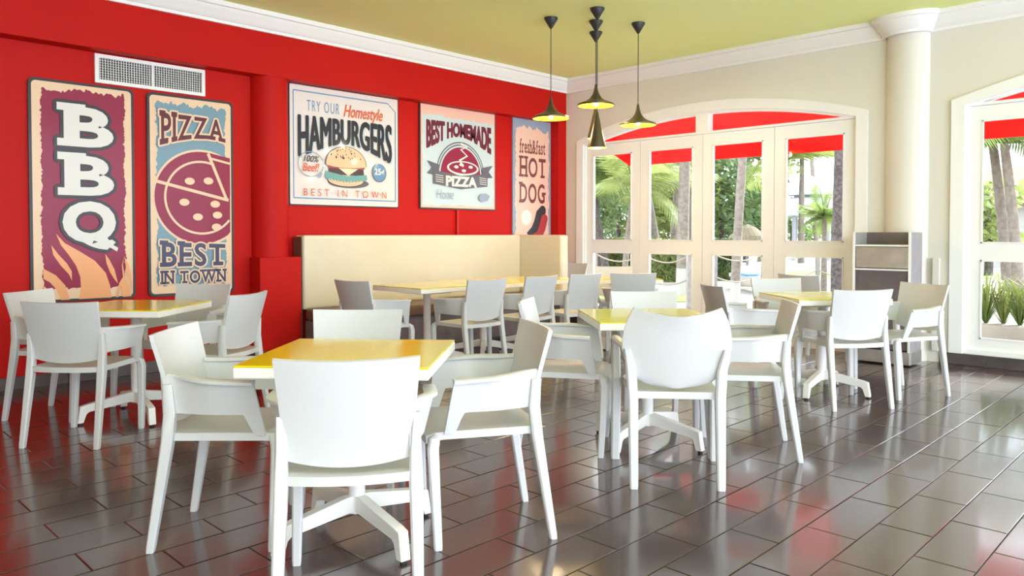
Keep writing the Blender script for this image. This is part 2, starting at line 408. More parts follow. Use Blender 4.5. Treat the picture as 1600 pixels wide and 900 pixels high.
table(5.825, 5.40, 0, 'yellow-topped table at the right end of the row along the banquette')
table_rf(1.19, 8.10, 2, 'pedestal table standing in front of the left folding glass doors')
# foreground table
place_rf(-1.146, 3.078, .999, .037, 'white armchair at the left side of the foreground table, facing right')
place_rf(-.117, 3.141, -.971, -.242, 'white armchair at the right side of the foreground table, facing left')
place_rf(-.54, 2.555, -.142, .99, 'white armchair nearest the camera, back turned, at the foreground table')
place_rf(-.77, 3.60, .03, -1, 'white armchair on the far side of the foreground table, facing the camera')
# table under the signs
place_rf(-2.535, 4.48, .057, .998, 'white armchair with its back turned at the table under the tall signs')
place_rf(-3.03, 5.077, .997, -.083, 'leftmost white armchair, against the red wall under the BBQ sign')
place_rf(-1.92, 4.94, -.98, .2, 'white armchair right of the table under the signs, near the red pedestal')
place_rf(-2.38, 5.54, -.166, -.986, 'white armchair under the tall PIZZA sign, facing the camera')
# centre table
rc = make_round_chair()
place_rf(.80, 3.806, .073, .997, 'white armchair with a rounded winged back and thick legs, back turned', rc)
place_rf(.30, 4.33, .98, -.19, 'white armchair left of the centre table, behind the foreground right chair')
place_rf(1.33, 4.24, -.987, .164, 'white armchair right of the centre table, facing left')
place_rf(.89, 4.81, .067, -.998, 'white armchair behind the centre table, only its cream back showing')
# right table
place_rf(2.37, 5.41, -.168, .986, 'white armchair with its back turned at the table beside the waste station')
place_rf(2.96, 5.76, -.954, -.30, 'rightmost white armchair, in front of the waste station')
place_rf(1.72, 5.72, .97, .12, 'white armchair left of the right table, in front of the glass doors')
place_rf(2.29, 6.29, .11, -.99, 'white armchair on the window side of the right table, facing the camera')
place_rf(2.87, 7.22, .843, .538, 'white armchair left of the waste station, turned to the glass doors')
# banquette row
place(3.74, 5.30, 1, .08, 'white armchair at the left end of the banquette tables, facing right')
place(4.42, 4.83, 0.02, 1, 'first white armchair from the left along the banquette tables, back turned')
place(5.09, 4.83, -.03, 1, 'second white armchair from the left along the banquette tables, back turned')
place(5.68, 4.78, .05, 1, 'third white armchair from the left along the banquette tables, back turned')
place_rf(1.19, 7.58, .05, 1, 'white armchair with its back turned at the table by the left glass doors')
place_rf(1.19, 8.64, .02, -1, 'cream-looking white armchair facing the camera, close to the left glass doors')
place(7.41, 6.33, -1, -.05, 'white armchair in the far corner beyond the end of the banquette')
# ------------------------------------------------------------------ banquette
bq = empty('banquette', (3.88, 6.65, 0)); tag(bq, 'cream leatherette corner banquette with brown seat along the red wall', 'banquette')
def bpart(name, a, b, mt, w=.02):
    o = MB().box(a, b).obj(name, mt, bq, False); o.location = (-3.88, -6.65, 0); return bevel(o, w, 3)
bpart('backrest', (3.875, 6.65, .46), (6.955, 6.825, 1.195), M_LEATHER, .03)
bpart('backrest_side', (3.865, 6.67, 0), (3.874, 6.825, 1.18), M_SEAT, .002)
bpart('wing_backrest', (6.957, 5.98, .46), (7.10, 6.825, 1.195), M_LEATHER, .03)
bpart('seat_cushion', (3.885, 6.13, .36), (6.95, 6.648, .475), M_SEAT, .03)
bpart('base_panel', (3.885, 6.17, .03), (6.95, 6.64, .358), M_PLUM, .004)
bpart('wing_base', (6.957, 6.0, .03), (7.09, 6.83, .458), M_PLUM, .004)
bpart('kick_board', (3.89, 6.20, 0), (6.94, 6.63, .03), M_BLACK, .002)
# ------------------------------------------------------------------ waste station
ws = empty('waste_station', (7.40, 2.22, 0)); tag(ws, 'grey wooden waste station with a steel flap by the column', 'cabinet')
def wpart(name, a, b, mt, w=.003, parent=None, smooth=False):
    o = MB().box(a, b).obj(name, mt, parent or ws, smooth)
    if not parent: o.location = (-7.40, -2.22, 0)
    return bevel(o, w, 2)
M_WOODG = mat('grey_brown_laminate', (.13, .105, .11), .5, noise=(4, (.20, .165, .17), .35, .7))
M_SIDEG = mat('grey_laminate', (.30, .28, .30), .5, noise=(5, (.36, .34, .36), .35, .7))
X0, Y0, Y1, ZT = 7.40, 2.21, 2.72, 1.222
wpart('side_panel', (X0, Y0, .02), (7.72, Y0+.02, ZT), M_SIDEG); wpart('side_panel', (X0, Y1-.02, .02), (7.72, Y1, ZT), M_SIDEG)
wpart('back_panel', (7.70, Y0+.02, .02), (7.718, Y1-.02, ZT), M_WOODG); wpart('shelf', (X0+.005, Y0+.02, 1.09), (7.70, Y1-.02, 1.105), M_WHITE)
wpart('lower_panel', (X0+.02, Y0+.02, .14), (X0+.04, Y1-.02, .87), M_WOODG); wpart('crossbar', (X0+.004, Y0+.02, .868), (X0+.03, Y1-.02, .885), M_WHITE)
wpart('kick_plate', (X0-.006, Y0, .015), (X0+.012, Y1, .13), M_STEEL); wpart('side_kick_plate', (X0+.012, Y0-.006, .015), (7.72, Y0, .13), M_STEEL)
for y in (Y0, Y1-.022): wpart('edge_strip', (X0-.004, y, .13), (X0, y+.022, ZT), M_WHITE, .001)
flap = wpart('flap_door', (X0+.006, Y0+.026, .892), (X0+.02, Y1-.026, 1.085), M_STEEL)
wpart('flap_lip', (X0-.006, Y0+.03, .892), (X0+.006, Y1-.03, .912), M_STEEL, .002, flap)
# ------------------------------------------------------------------ pendant lamps
def lamp(x, y, zrim, kind, label):
    root = empty('pendant_lamp', (x, y, ZC)); tag(root, label, 'lamp', 'bronze pendant lamps')
    def q(mb, name, mt, parent=root):
        o = mb.obj(name, mt, parent); 
        return o
    q(MB().lathe([(.004, -.105), (.012, -.10), (.066, -.012), (.066, 0), (.0, 0)], 20), 'ceiling_canopy', M_BLACK)
    z = zrim-ZC
    if kind == 'wide':
        prof_o = [(.006, .215), (.012, .20), (.018, .16), (.032, .115), (.06, .075), (.10, .048), (.15, .030), (.178, .018), (.180, .008), (.176, 0)]
        prof_i = [(.174, .002), (.165, .012), (.12, .030), (.07, .055), (.035, .09), (.0, .10)]; zb, top = .022, .21
    else:
        prof_o = [(.006, .335), (.012, .325), (.02, .28), (.052, .14), (.085, .01), (.086, 0)]
        prof_i = [(.083, .002), (.05, .13), (.02, .24), (0, .25)]; zb, top = .10, .33
    q(MB().lathe([(r, z+h) for r, h in prof_o], 32), 'lamp_shade', M_BRASS)
    q(MB().lathe([(r, z+h) for r, h in prof_i], 32), 'shade_lining', M_GOLD)
    q(MB().tube([(0, 0, -.09), (0, 0, z+top-.01)], .0042, 6), 'cord', M_BLACK)
    q(MB().lathe([(.0, zb-.028+z), (.016, zb-.02+z), (.022, zb+z), (.016, zb+.022+z), (.010, zb+.04+z), (0, zb+.05+z)], 14), 'bulb', M_BULB)
    l = bpy.data.lights.new('lamp_glow', 'POINT'); l.energy = 5; l.color = (1, .84, .58); l.shadow_soft_size = .03
    lo = bpy.data.objects.new('lamp_glow', l); C.objects.link(lo); lo.parent = root; lo.location = (0, 0, z-.03)
lamp(5.50, 4.86, 2.315, 'wide', 'wide bronze pendant lamp with gold inside, left of the group')
lamp(6.235, 4.365, 2.275, 'wide', 'wide bronze pendant lamp with gold inside, right of the group')
lamp(5.885, 4.615, 2.455, 'wide', 'wide bronze pendant lamp hanging highest, in the middle of the group')
lamp(5.565, 4.35, 2.00, 'tall', 'narrow cone-shaped bronze pendant lamp hanging lowest')
lamp(6.205, 4.868, 2.19, 'tall', 'narrow cone-shaped pendant lamp hidden behind the lowest cone lamp')
# ------------------------------------------------------------------ air vent
vt = empty('air_vent', (2.08, YW, 2.455)); tag(vt, 'white air-conditioning grille on the red wall above the tall signs', 'vent')
def vpart(name, boxes, mt):
    b = MB()
    for a, c in boxes: b.box(a, c)
    return b.obj(name, mt, vt, False)
VW, VH = .915, .238
vpart('frame', [((0, -.03, 0), (VW, -.001, .03)), ((0, -.03, VH-.03), (VW, -.001, VH)), ((0, -.03, .03), (.03, -.001, VH-.03)), ((VW-.03, -.03, .03), (VW, -.001, VH-.03)), ((VW/2-.008, -.03, .03), (VW/2+.008, -.001, VH-.03))], M_WHITE)
vpart('backing', [((.03, -.004, .03), (VW-.03, -.001, VH-.03))], M_BLACK)
f = vpart('fins', [((.037+k*.0206, -.026, .03), (.0415+k*.0206, -.018, VH-.03)) for k in range(41) if abs(.04+k*.0206-VW/2) > .012]+[((.03, -.015, .045+k*.0205), (VW-.03, -.010, .0485+k*.0205)) for k in range(8)], M_WHITE); f['kind'] = 'stuff'
# ------------------------------------------------------------------ wall signs
def flat(name, col, rough=.4): return mat(name, col, rough, spec=.3, coat=.12)
INK = dict(cream=flat('print_cream', (.86, .62, .42)), crimson=flat('print_crimson', (.30, .015, .06)), white=flat('print_white', (.80, .78, .74)), dark=flat('print_dark', (.045, .042, .05)),
           peach=flat('print_peach', (.90, .42, .20)), blue=flat('print_blue', (.20, .34, .42)), maroon=flat('print_maroon', (.13, .025, .045)), navy=flat('print_navy', (.06, .065, .13)),
           paper=flat('print_paper', (.78, .73, .70)), lineblue=flat('print_line_blue', (.14, .30, .50)), orange=flat('print_orange', (.72, .13, .05)), black=flat('print_black', (.02, .02, .03)),
           shadow=flat('print_pale_blue', (.50, .62, .72)), bun=flat('print_bun', (.88, .55, .34)), teal=flat('print_teal', (.16, .40, .38)), tomato=flat('print_tomato', (.50, .06, .07)),
           patty=flat('print_patty', (.07, .035, .05)), cheese=flat('print_cheese', (.90, .76, .50)), ice=flat('print_ice', (.58, .70, .74)), grey=flat('print_grey', (.13, .13, .16)),
           brown=flat('print_brown', (.20, .05, .05)), pink=flat('print_pink', (.85, .56, .45)), steel=flat('print_steel_blue', (.30, .38, .50)), sausage=flat('print_sausage', (.45, .05, .06)))
def text_pts(txt, offset=0.0, shear=0.0, space=1.0):
    cu = bpy.data.curves.new('t', 'FONT'); cu.body = txt; cu.size = 1; cu.offset = offset; cu.shear = shear; cu.space_character = space; cu.resolution_u = 4
    o = bpy.data.objects.new('t', cu); C.objects.link(o)
    dg = bpy.context.evaluated_depsgraph_get(); me = bpy.data.meshes.new_from_object(o.evaluated_get(dg))
    vs = [tuple(v.co) for v in me.vertices]; fs = [tuple(p.vertices) for p in me.polygons]
    bpy.data.objects.remove(o); bpy.data.curves.remove(cu); bpy.data.meshes.remove(me)
    return vs, fs
SERIF = {'I': [(0, 0, 1), (0, 1, 1)], 'P': [(.0, 0, .55), (0, 1, .3)], 'B': [(0, 0, .3), (0, 1, .3)], 'D': [(0, 0, .3), (0, 1, .3)], 'E': [(0, 0, .3), (0, 1, .3)], 'H': [(0, 0, .42), (.58, 0, .42), (0, 1, .42), (.58, 1, .42)],
         'N': [(0, 0, .4), (0, 1, .35), (.62, 1, .38)], 'T': [(.25, 0, .5)], 'A': [(-.05, 0, .4), (.65, 0, .4)], 'W': [(-.03, 1, .32), (.36, 1, .28), (.71, 1, .32)], 'Q': [], 'O': [], 'S': [], 'Z': [], 'G': [(.6, .42, .45)],
         'f': [(0, 0, .7)], 'r': [(0, 0, .65)], 'h': [(0, 0, .42), (.58, 0, .42)], 't': []}
class Sign:
    def __init__(s, name, x0, z0, w, h, label, panel_ink, rim=.012, rcorner=.03, edge='dark'):
        s.root = empty(name, (x0, YW-.004, z0)); tag(s.root, label, 'sign'); s.w, s.h, s.k = w, h, 0
        def rr(w0, w1, h0, h1, r): 
            P = []
            for cx_, cz_, a0 in ((w1-r, h1-r, 0), (w0+r, h1-r, 90), (w0+r, h0+r, 180), (w1-r, h0+r, 270)):
                P += [(cx_+r*math.cos(math.radians(a0+t)), cz_+r*math.sin(math.radians(a0+t))) for t in (0, 22, 45, 68, 90)]
            return P
        MB().prism(rr(0, w, 0, h, rcorner), lambda u, v: (u, 0, v), lambda u, v: (u, -.018, v)).obj('panel', INK[edge], s.root, False)
        s.y = -.0185
        if rim: s.poly(rr(rim, w-rim, rim, h-rim, max(.004, rcorner-rim*.6)), panel_ink, 'face')
        s.k = 1
    def lay(s): s.k += 1; return -.0185-s.k*.0008
    def add(s, vs, fs, ink, name):
        y = s.lay(); b = MB(); b.add([(p[0], y-(p[2] if len(p) > 2 else 0), p[1]) for p in vs], fs)   # overlapping pieces of one print lie a hair apart
        me = bpy.data.meshes.new(name); me.from_pydata(b.v, [], b.f); me.materials.append(INK[ink]); return link(name, me, s.root)
    def poly(s, pts, ink, name='print'): return s.add(pts, [tuple(range(len(pts)))], ink, name)
    def polys(s, L, ink, name='print'):
        vs, fs = [], []
        for p in L: fs.append(tuple(range(len(vs), len(vs)+len(p)))); vs += p
        return s.add(vs, fs, ink, name)
    def disc(s, cu, cv, ru, rv, ink, name='print', a0=0, a1=360, n=36): return s.poly([(cu+ru*math.cos(math.radians(a0+(a1-a0)*k/n)), cv+rv*math.sin(math.radians(a0+(a1-a0)*k/n))) for k in range(n if a1-a0 == 360 else n+1)], ink, name)
    def stroke(s, pts, w, ink, name='line', closed=False):
        P = [Vector(p) for p in pts]; vs, fs = [], []; n = len(P)
        for i in range(n):
            a, b = (P[(i-1) % n], P[(i+1) % n]) if closed else (P[max(i-1, 0)], P[min(i+1, n-1)])
            t = (b-a).normalized(); nn = Vector((-t.y, t.x))*w/2; vs += [tuple(P[i]+nn), tuple(P[i]-nn)]
        for i in range(n if closed else n-1): j = (i+1) % n; fs.append((2*i, 2*i+1, 2*j+1, 2*j))
        return s.add(vs, fs, ink, name)
    def arc(s, cu, cv, ru, rv, w, ink, a0=0, a1=360, name='line', n=40):
        return s.stroke([(cu+ru*math.cos(math.radians(a0+(a1-a0)*k/n)), cv+rv*math.sin(math.radians(a0+(a1-a0)*k/n))) for k in range(n if a1-a0 == 360 else n+1)], w, ink, name, a1-a0 == 360)
    def ragged(s, u0, u1, v0, v1, amp, ink, name='print', step=.012):
        P = []; rng = random.Random(int(u0*991+v1*77+s.w*1000)); q = 0
        def side(a, b, nx, ny):
            nonlocal q
            n = max(2, int((Vector(b)-Vector(a)).length/step))
            for k in range(n):
                q = q*.75+rng.uniform(-amp, amp)*.55; d = q if rng.random() > .1 else q+rng.uniform(-amp, amp)
                P.append((a[0]+(b[0]-a[0])*k/n+nx*d, a[1]+(b[1]-a[1])*k/n+ny*d))
        side((u0, v0), (u1, v0), 0, 1); side((u1, v0), (u1, v1), 1, 0); side((u1, v1), (u0, v1), 0, 2.2); side((u0, v1), (u0, v0), 1, 0)
        return s.poly(P, ink, name)
    def text(s, txt, u0, u1, v0, v1, ink, off=0.0, shear=0.0, space=1.0, serif=False, warp=None, shift=(0, 0), name='lettering', outline=None, th=.13):
        # letters set one by one so that serifs can be added; warp(t, h) -> (vbottom, vtop) at t along the word
        vs, fs = [], []
        if serif:
            pen = 0
            for ch in txt:
                if ch == ' ': pen += .35; continue
                lv, lf = text_pts(ch, off); xs = [p[0] for p in lv]; w = max(xs)-min(xs)
                o = len(vs); mn = min(xs); H = .73 if ch.isupper() or ch in 'fhtd&' else .55
                vs += [(p[0]-mn+pen, p[1], 0) for p in lv]; fs += [tuple(i+o for i in f) for f in lf]
                for a, top, l in SERIF.get(ch, []):
                    o = len(vs); sx0 = pen+a*w-(.07 if a <= 0 else 0); sx1 = pen+(a+l)*w+(.07 if a+l >= .95 or l < .6 else 0)
                    zz = (H-th+off if top == 1 else (top*H if 0 < top < 1 else -off)); dz = .0002; vs += [(sx0, zz, dz), (sx1, zz, dz), (sx1, zz+th, dz), (sx0, zz+th, dz)]; fs.append((o, o+1, o+2, o+3))
                pen += w+.16*space
        else:
            lv, lf = text_pts(txt, off, shear, space); vs = [(p[0], p[1], 0) for p in lv]; fs = lf
        x0, x1 = min(p[0] for p in vs), max(p[0] for p in vs); y0, y1 = min(p[1] for p in vs), max(p[1] for p in vs)
        def mp(p):
            t = (p[0]-x0)/(x1-x0); h = (p[1]-y0)/(y1-y0); a, b = warp(t) if warp else (0, 1)
            return (u0+(u1-u0)*t, v0+(v1-v0)*(a+(b-a)*h), p[2])
        pts = [mp(p) for p in vs]
        if outline:
            ink2, d = outline; cl = []; fl = []
            for k in range(12):
                o = len(cl); a = k*math.tau/12; cl += [(p[0]+d*math.cos(a), p[1]+d*math.sin(a), k*.00004+p[2]*.1) for p in pts]; fl += [tuple(i+o for i in f) for f in fs]
            s.add(cl, fl, ink2, name+'_outline')
        return s.add([(p[0]+shift[0], p[1]+shift[1], p[2]) for p in pts], fs, ink, name)
# BBQ
S = Sign('wall_sign', 1.60, .66, .78, 1.775, 'tall crimson BBQ sign with white letters and peach flames', 'cream', .022, .045)
S.ragged(.085, .70, .10, 1.70, .012, 'crimson', 'crimson_field')
fl = lambda pts: [((x-90)/355*.78, (885-y)/760*1.775) for x, y in pts]
for pts in ([(172,650),(200,682),(250,712),(300,745),(338,790),(352,835),(357,878),(245,878),(252,840),(250,800),(236,760),(212,722),(188,690)],
            [(156,688),(162,722),(185,758),(212,790),(222,812),(222,780),(206,752),(180,722)], [(130,768),(170,792),(200,828),(214,878),(186,878),(172,842),(150,815),(130,803)],
            [(130,826),(150,846),(162,878),(130,878)], [(336,722),(350,742),(368,778),(380,830),(366,812),(352,788),(340,755)], [(404,730),(398,762),(404,800),(420,838),(428,878),(396,878),(390,840),(382,878),(372,878),(384,828),(398,806),(394,765)],
            [(404,730),(418,762),(430,800),(432,860),(422,820),(410,790)]):
    S.poly(fl(pts), 'peach', 'flame')
for ch, a, b in (('B', 1.255, 1.60), ('B', .86, 1.205)):
    S.text(ch, .195, .615, a, b, 'white', .035, serif=True, outline=('dark', .026), th=.14)
S.text('Q', .225, .625, .415, .815, 'white', .05, outline=('dark', .026))
S.poly([(.43, .50), (.52, .47), (.63, .40), (.64, .43), (.58, .47), (.54, .55)], 'white', 'letter_tail')
# PIZZA
S = Sign('wall_sign', 2.487, .66, .77, 1.775, 'tall blue PIZZA BEST IN TOWN sign with a crimson pizza', 'cream', .022, .045)
S.ragged(.075, .69, .09, 1.69, .013, 'blue', 'blue_field')
def clip_disc(cu, cv, r, umax, n=60): return [(min(cu+r*math.cos(k*math.tau/n), umax), cv+r*math.sin(k*math.tau/n)) for k in range(n)]
S.poly(clip_disc(.47, .875, .435, .735), 'cream', 'pizza_edge'); S.poly(clip_disc(.47, .875, .415, .735), 'crimson', 'pizza')
S.arc(.47, .875, .325, .325, .02, 'cream', 42, 322, 'crust_line')
for a, b in (((.06, 1.01), (.72, .86)), ((.53, 1.28), (.70, .87))): S.stroke([a, b], .028, 'cream', 'slice_line')
S.poly([(.545, 1.285), (.735, 1.25), (.735, .90), (.705, .89)], 'crimson', 'slice'); S.stroke([(.56, 1.235), (.735, 1.20)], .02, 'cream', 'crust_line')
for u, v in ((.36, 1.02), (.53, 1.03), (.31, .83), (.43, .70), (.59, .82), (.61, .72), (.60, .61)): S.disc(u, v, .045, .032, 'cream', 'topping')
S.text('PIZZA', .10, .69, 1.32, 1.62, 'maroon', .02, serif=True, space=.5, warp=lambda t: (.0+.30*math.sin(math.pi*min(1, t*.72)), 1.0-.08*(t-.3)), outline=('cream', .016), th=.13)
S.text('BEST', .09, .68, .255, .47, 'navy', .025, serif=True, space=.6, warp=lambda t: (0, 1.1-.12*t), outline=('cream', .014), th=.13)
S.text('IN TOWN', .09, .69, .105, .225, 'navy', .025, serif=True, space=.5, outline=('cream', .012), th=.13)
# HAMBURGERS
S = Sign('wall_sign', 3.83, 1.493, 1.345, 1.215, 'white square HAMBURGERS sign with a drawn burger', 'paper', .012, .02, edge='dark')
for a in ([(.05, .075), (.05, 1.145)], [(.05, 1.145), (1.20, 1.145), (1.30, 1.06)], [(1.30, 1.06), (1.30, .075)], [(.05, .075), (1.30, .075)]): S.stroke(a, .012, 'lineblue', 'border_line')
S.text('TRY OUR', .20, .58, .955, 1.065, 'lineblue', -.005, space=1.25)
S.text('Homestyle', .63, 1.13, .90, 1.07, 'orange', .018, shear=.35)
wp = lambda t: (.40*math.sin(math.pi*t)**1.3-.02, 1.0)
S.text('HAMBURGERS', .114, 1.255, .488, .893, 'shadow', 0, warp=wp, outline=('shadow', .011)); S.text('HAMBURGERS', .105, 1.24, .502, .903, 'black', 0, warp=wp, outline=('black', .010))
S.disc(.69, .25, .25, .055, 'grey', 'burger_shadow')
bun = lambda r: [(.655+r*.245*math.cos(math.radians(a)), .435+r*(.19 if a <= 180 else .03)*math.sin(math.radians(a))) for a in range(0, 360, 8)]
S.poly([(.655+.225*math.cos(math.radians(a)), .275+(.07 if a > 180 else .05)*math.sin(math.radians(a))) for a in range(0, 360, 8)], 'black', 'bun_outline')
S.poly([(.655+.217*math.cos(math.radians(a)), .277+(.064 if a > 180 else .05)*math.sin(math.radians(a))) for a in range(0, 360, 8)], 'bun', 'bottom_bun')
S.poly([(.44, .33), (.88, .33), (.87, .40), (.45, .40)], 'patty', 'patty')
let = []
for k in range(41):
    t = k/40; let.append((.40+.52*t, .305-.03*math.sin(math.pi*t)-.016*(k % 2)-.008*(k % 3)))
S.poly(let+[(.91, .345), (.66, .32), (.41, .36)], 'teal', 'lettuce')
S.poly([(.43, .43), (.89, .43), (.88, .40), (.44, .395)], 'tomato', 'tomato'); S.poly([(.56, .40), (.80, .40), (.68, .325)], 'cheese', 'cheese')
S.poly([(.87, .42), (.95, .425), (.89, .46)], 'cheese', 'cheese'); S.poly(bun(1.03), 'black', 'bun_outline'); S.poly(bun(1.0), 'bun', 'top_bun')
rng = random.Random(3); dots = []
while len(dots) < 34:
    a, r = rng.uniform(15, 165), rng.uniform(.35, .93); u, v = .655+r*.245*math.cos(math.radians(a)), .435+r*.19*math.sin(math.radians(a))
    if v > .50: dots.append([(u-.007, v), (u, v-.011), (u+.007, v), (u, v+.011)])
S.polys(dots, 'patty', 'sesame_seeds')
S.arc(.235, .42, .145, .125, .008, 'steel', 20, 350, 'bubble_line'); S.poly([(.30, .30), (.37, .345), (.345, .285)], 'steel', 'bubble_arrow')
S.text('100%', .15, .33, .44, .505, 'black', .01, shear=.3); S.text('Beef!', .14, .33, .345, .43, 'orange', .01, shear=.3)
S.disc(1.075, .375, .088, .098, 'grey', 'badge_shadow'); S.disc(1.07, .38, .086, .096, 'lineblue', 'badge'); S.text('25¢', 1.005, 1.135, .335, .425, 'white', .03)
S.text('BEST IN TOWN', .15, 1.16, .10, .172, 'orange', -.005, space=1.7)
# BEST HOMEMADE PIZZA
S = Sign('wall_sign', 5.475, 1.497, 1.215, 1.22, 'pale blue BEST HOMEMADE PIZZA sign with a crimson dome', 'pink', .016, .012)
S.ragged(.04, 1.175, .045, 1.09, .012, 'ice', 'pale_field')
S.text('BEST HOMEMADE', .10, 1.13, .70, 1.03, 'maroon', .03, warp=lambda t: (.0+.52*math.sin(math.pi*t)**1.2, 1.0), outline=('crimson', .006))
for r, ink in ((.385, 'grey'), (.37, 'ice'), (.355, 'grey'), (.34, 'ice'), (.32, 'crimson')): S.disc(.625, .42, r*1.0, r*1.02, ink, 'dome', 0, 180)
S.disc(.66, .50, .255, .085, 'white', 'pizza_rim'); S.disc(.66, .503, .225, .068, 'crimson', 'pizza')
for u, v in ((.55, .51), (.67, .47), (.78, .52), (.63, .54)): S.disc(u, v, .035, .018, 'white', 'topping')
S.stroke([(.66, .52), (.60, .59), (.72, .65), (.62, .72), (.72, .76), (.62, .79)], .03, 'white', 'steam')
for sx in (0, 1):
    q = (lambda u: u) if sx == 0 else (lambda u: 1.25-u)
    S.poly([(q(.10), .56), (q(.28), .52), (q(.28), .39), (q(.10), .41), (q(.17), .48)], 'grey', 'ribbon_tail')
S.poly([(.19, .455), (.625, .405), (1.06, .455), (1.06, .295), (.625, .245), (.19, .295)], 'grey', 'ribbon')
S.text('PIZZA', .38, .88, .275, .40, 'white', .05)
for k in range(4):
    for u in (.22, .92): S.stroke([(u, .40-.025*k), (u+.12, .39-.025*k)], .007, 'white', 'ribbon_line')
S.text('Home', .23, .50, .12, .235, 'steel', -.012, shear=.3); S.poly([(.90, .14), (.93, .20), (1.03, .21), (1.09, .18), (1.06, .12), (.95, .10)], 'steel', 'badge')
# HOT DOG
S = Sign('wall_sign', 7.0, .95, .735, 1.775, 'tall peach fresh&fast HOT DOG sign in the far corner', 'steel', .012, .02, edge='steel')
S.ragged(.05, .69, .05, 1.63, .016, 'pink', 'peach_field')
S.text('fresh&fast', .12, .62, 1.31, 1.50, 'brown', .02, serif=True, space=.5, th=.10)
S.text('HOT', .11, .63, 1.00, 1.275, 'brown', .02, serif=True, space=.7, th=.09); S.text('DOG', .11, .63, .66, .935, 'brown', .02, serif=True, space=.7, th=.09)
S.disc(.25, .47, .10, .10, 'white', 'badge')
def blob(path, w): return path, w
S.stroke([(.30, .22), (.40, .30), (.46, .40), (.50, .52), (.58, .58)], .13, 'dark', 'sausage'); S.disc(.565, .565, .066, .07, 'dark', 'sausage_end')
S.stroke([(.38, .18), (.50, .24), (.56, .34), (.60, .46)], .13, 'sausage', 'sausage'); S.disc(.60, .46, .065, .06, 'sausage', 'sausage_end')
# ------------------------------------------------------------------ outside
M_SAND = mat('pale_paving', (0.273, 0.248, 0.217), .8, noise=(.6, (0.322, 0.298, 0.260), .35, .7)); M_GRASS = mat('grass', (0.136, 0.223, 0.025), .8, noise=(8, (0.211, 0.273, 0.043), .3, .7))

def leaf_mat(name, c1, c2):
    m = bpy.data.materials.new(name); m.use_nodes = True; n = m.node_tree.nodes; L = m.node_tree.links
    b = n['Principled BSDF']; b.inputs['Roughness'].default_value = .45; t = n.new('ShaderNodeBsdfTranslucent')
    tc = n.new('ShaderNodeTexCoord'); ns = n.new('ShaderNodeTexNoise'); ns.inputs['Scale'].default_value = 2.5; L.new(tc.outputs['Object'], ns.inputs[0])
    r = n.new('ShaderNodeMapRange'); r.inputs[1].default_value = .35; r.inputs[2].default_value = .68; L.new(ns.outputs['Fac'], r.inputs[0])
    mc = n.new('ShaderNodeMixRGB'); mc.inputs[1].default_value = (*c1, 1); mc.inputs[2].default_value = (*c2, 1); L.new(r.outputs[0], mc.inputs[0])
    L.new(mc.outputs[0], b.inputs['Base Color']); L.new(mc.outputs[0], t.inputs[0])
    mx = n.new('ShaderNodeMixShader'); mx.inputs[0].default_value = .45; L.new(b.outputs[0], mx.inputs[1]); L.new(t.outputs[0], mx.inputs[2]); L.new(mx.outputs[0], n['Material Output'].inputs[0]); return m
M_LEAF = [leaf_mat('leaf_a', (.085, .155, .03), (.23, .29, .07)), leaf_mat('leaf_b', (.06, .115, .04), (.15, .21, .07)), leaf_mat('leaf_c', (.15, .20, .05), (.30, .33, .11))]
M_TRUNK = mat('palm_bark', (0.186, 0.155, 0.124), .85, noise=(14, (0.124, 0.102, 0.081), .4, .65), bump=(20, .5)); M_DTRUNK = mat('dark_bark', (.045, .036, .032), .9, noise=(18, (.10, .085, .075), .4, .65), bump=(25, .6))
M_LIMED = mat('limewash', (0.341, 0.322, 0.298), .8); M_WOOD = mat('weathered_wood', (0.223, 0.205, 0.180), .8, noise=(12, (0.161, 0.143, 0.124), .4, .65)); M_ROPE = mat('rope', (0.223, 0.186, 0.136), .9)
M_THATCH = mat('thatch', (0.186, 0.143, 0.093), .9, noise=(30, (0.260, 0.211, 0.143), .4, .6)); M_AWN = awning_mat(); M_ROOFW = mat('white_roof', (0.322, 0.335, 0.353), .6); M_ROOFR = mat('red_roof', (0.341, 0.124, 0.087), .8)
struct(MB().box((XR+.2, -30, -.25), (75, 75, -.08)).obj('ground', M_SAND, smooth=False))
lx, ly = RF(2.0, 17)
lw = MB(); 
for (r0, f0, r1, f1, ink) in ((0.4, 14.2, 3.6, 15.6, 0), (5.3, 21.6, 16, 26, 0), (-4, 17, 1.8, 19.5, 0)):
    P = [RF(r0, f0), RF(r1, f0), RF(r1, f1), RF(r0, f1)]; lw.loft([[(*p, -.085) for p in P], [(*p, -.06) for p in P]])
lo = lw.obj('lawn', M_GRASS, smooth=False); lo['kind'] = 'stuff'; lo['label'] = 'short sunlit grass strips beyond the glass doors'; lo['category'] = 'grass'
# awning
aw = empty('awning', (9.5, 2, 2.2)); tag(aw, 'red fabric awning with a straight valance outside the glass doors', 'awning')
def apart(name, mb, mt): o = mb.obj(name, mt, aw, False); o.location = (-9.5, -2, -2.2); return o
apart('canopy', MB().prism([(XR+.21, 3.02), (XR+.21, 3.0), (9.5, 2.47), (9.5, 2.49)], lambda x, z: (x, 6.8, z), lambda x, z: (x, -4, z)), M_AWN)
apart('valance', MB().box((9.49, -4, 2.235), (9.502, 6.8, 2.49)), M_AWN)
apart('side_valance', MB().prism([(8.75, 2.74), (9.5, 2.48), (9.5, 2.235), (8.75, 2.5)], lambda x, z: (x, 6.8, z), lambda x, z: (x, 6.79, z)), M_AWN)
apart('front_bar', MB().tube([(9.49, -4, 2.48), (9.49, 6.8, 2.48)], .018, 8), M_WHITE)
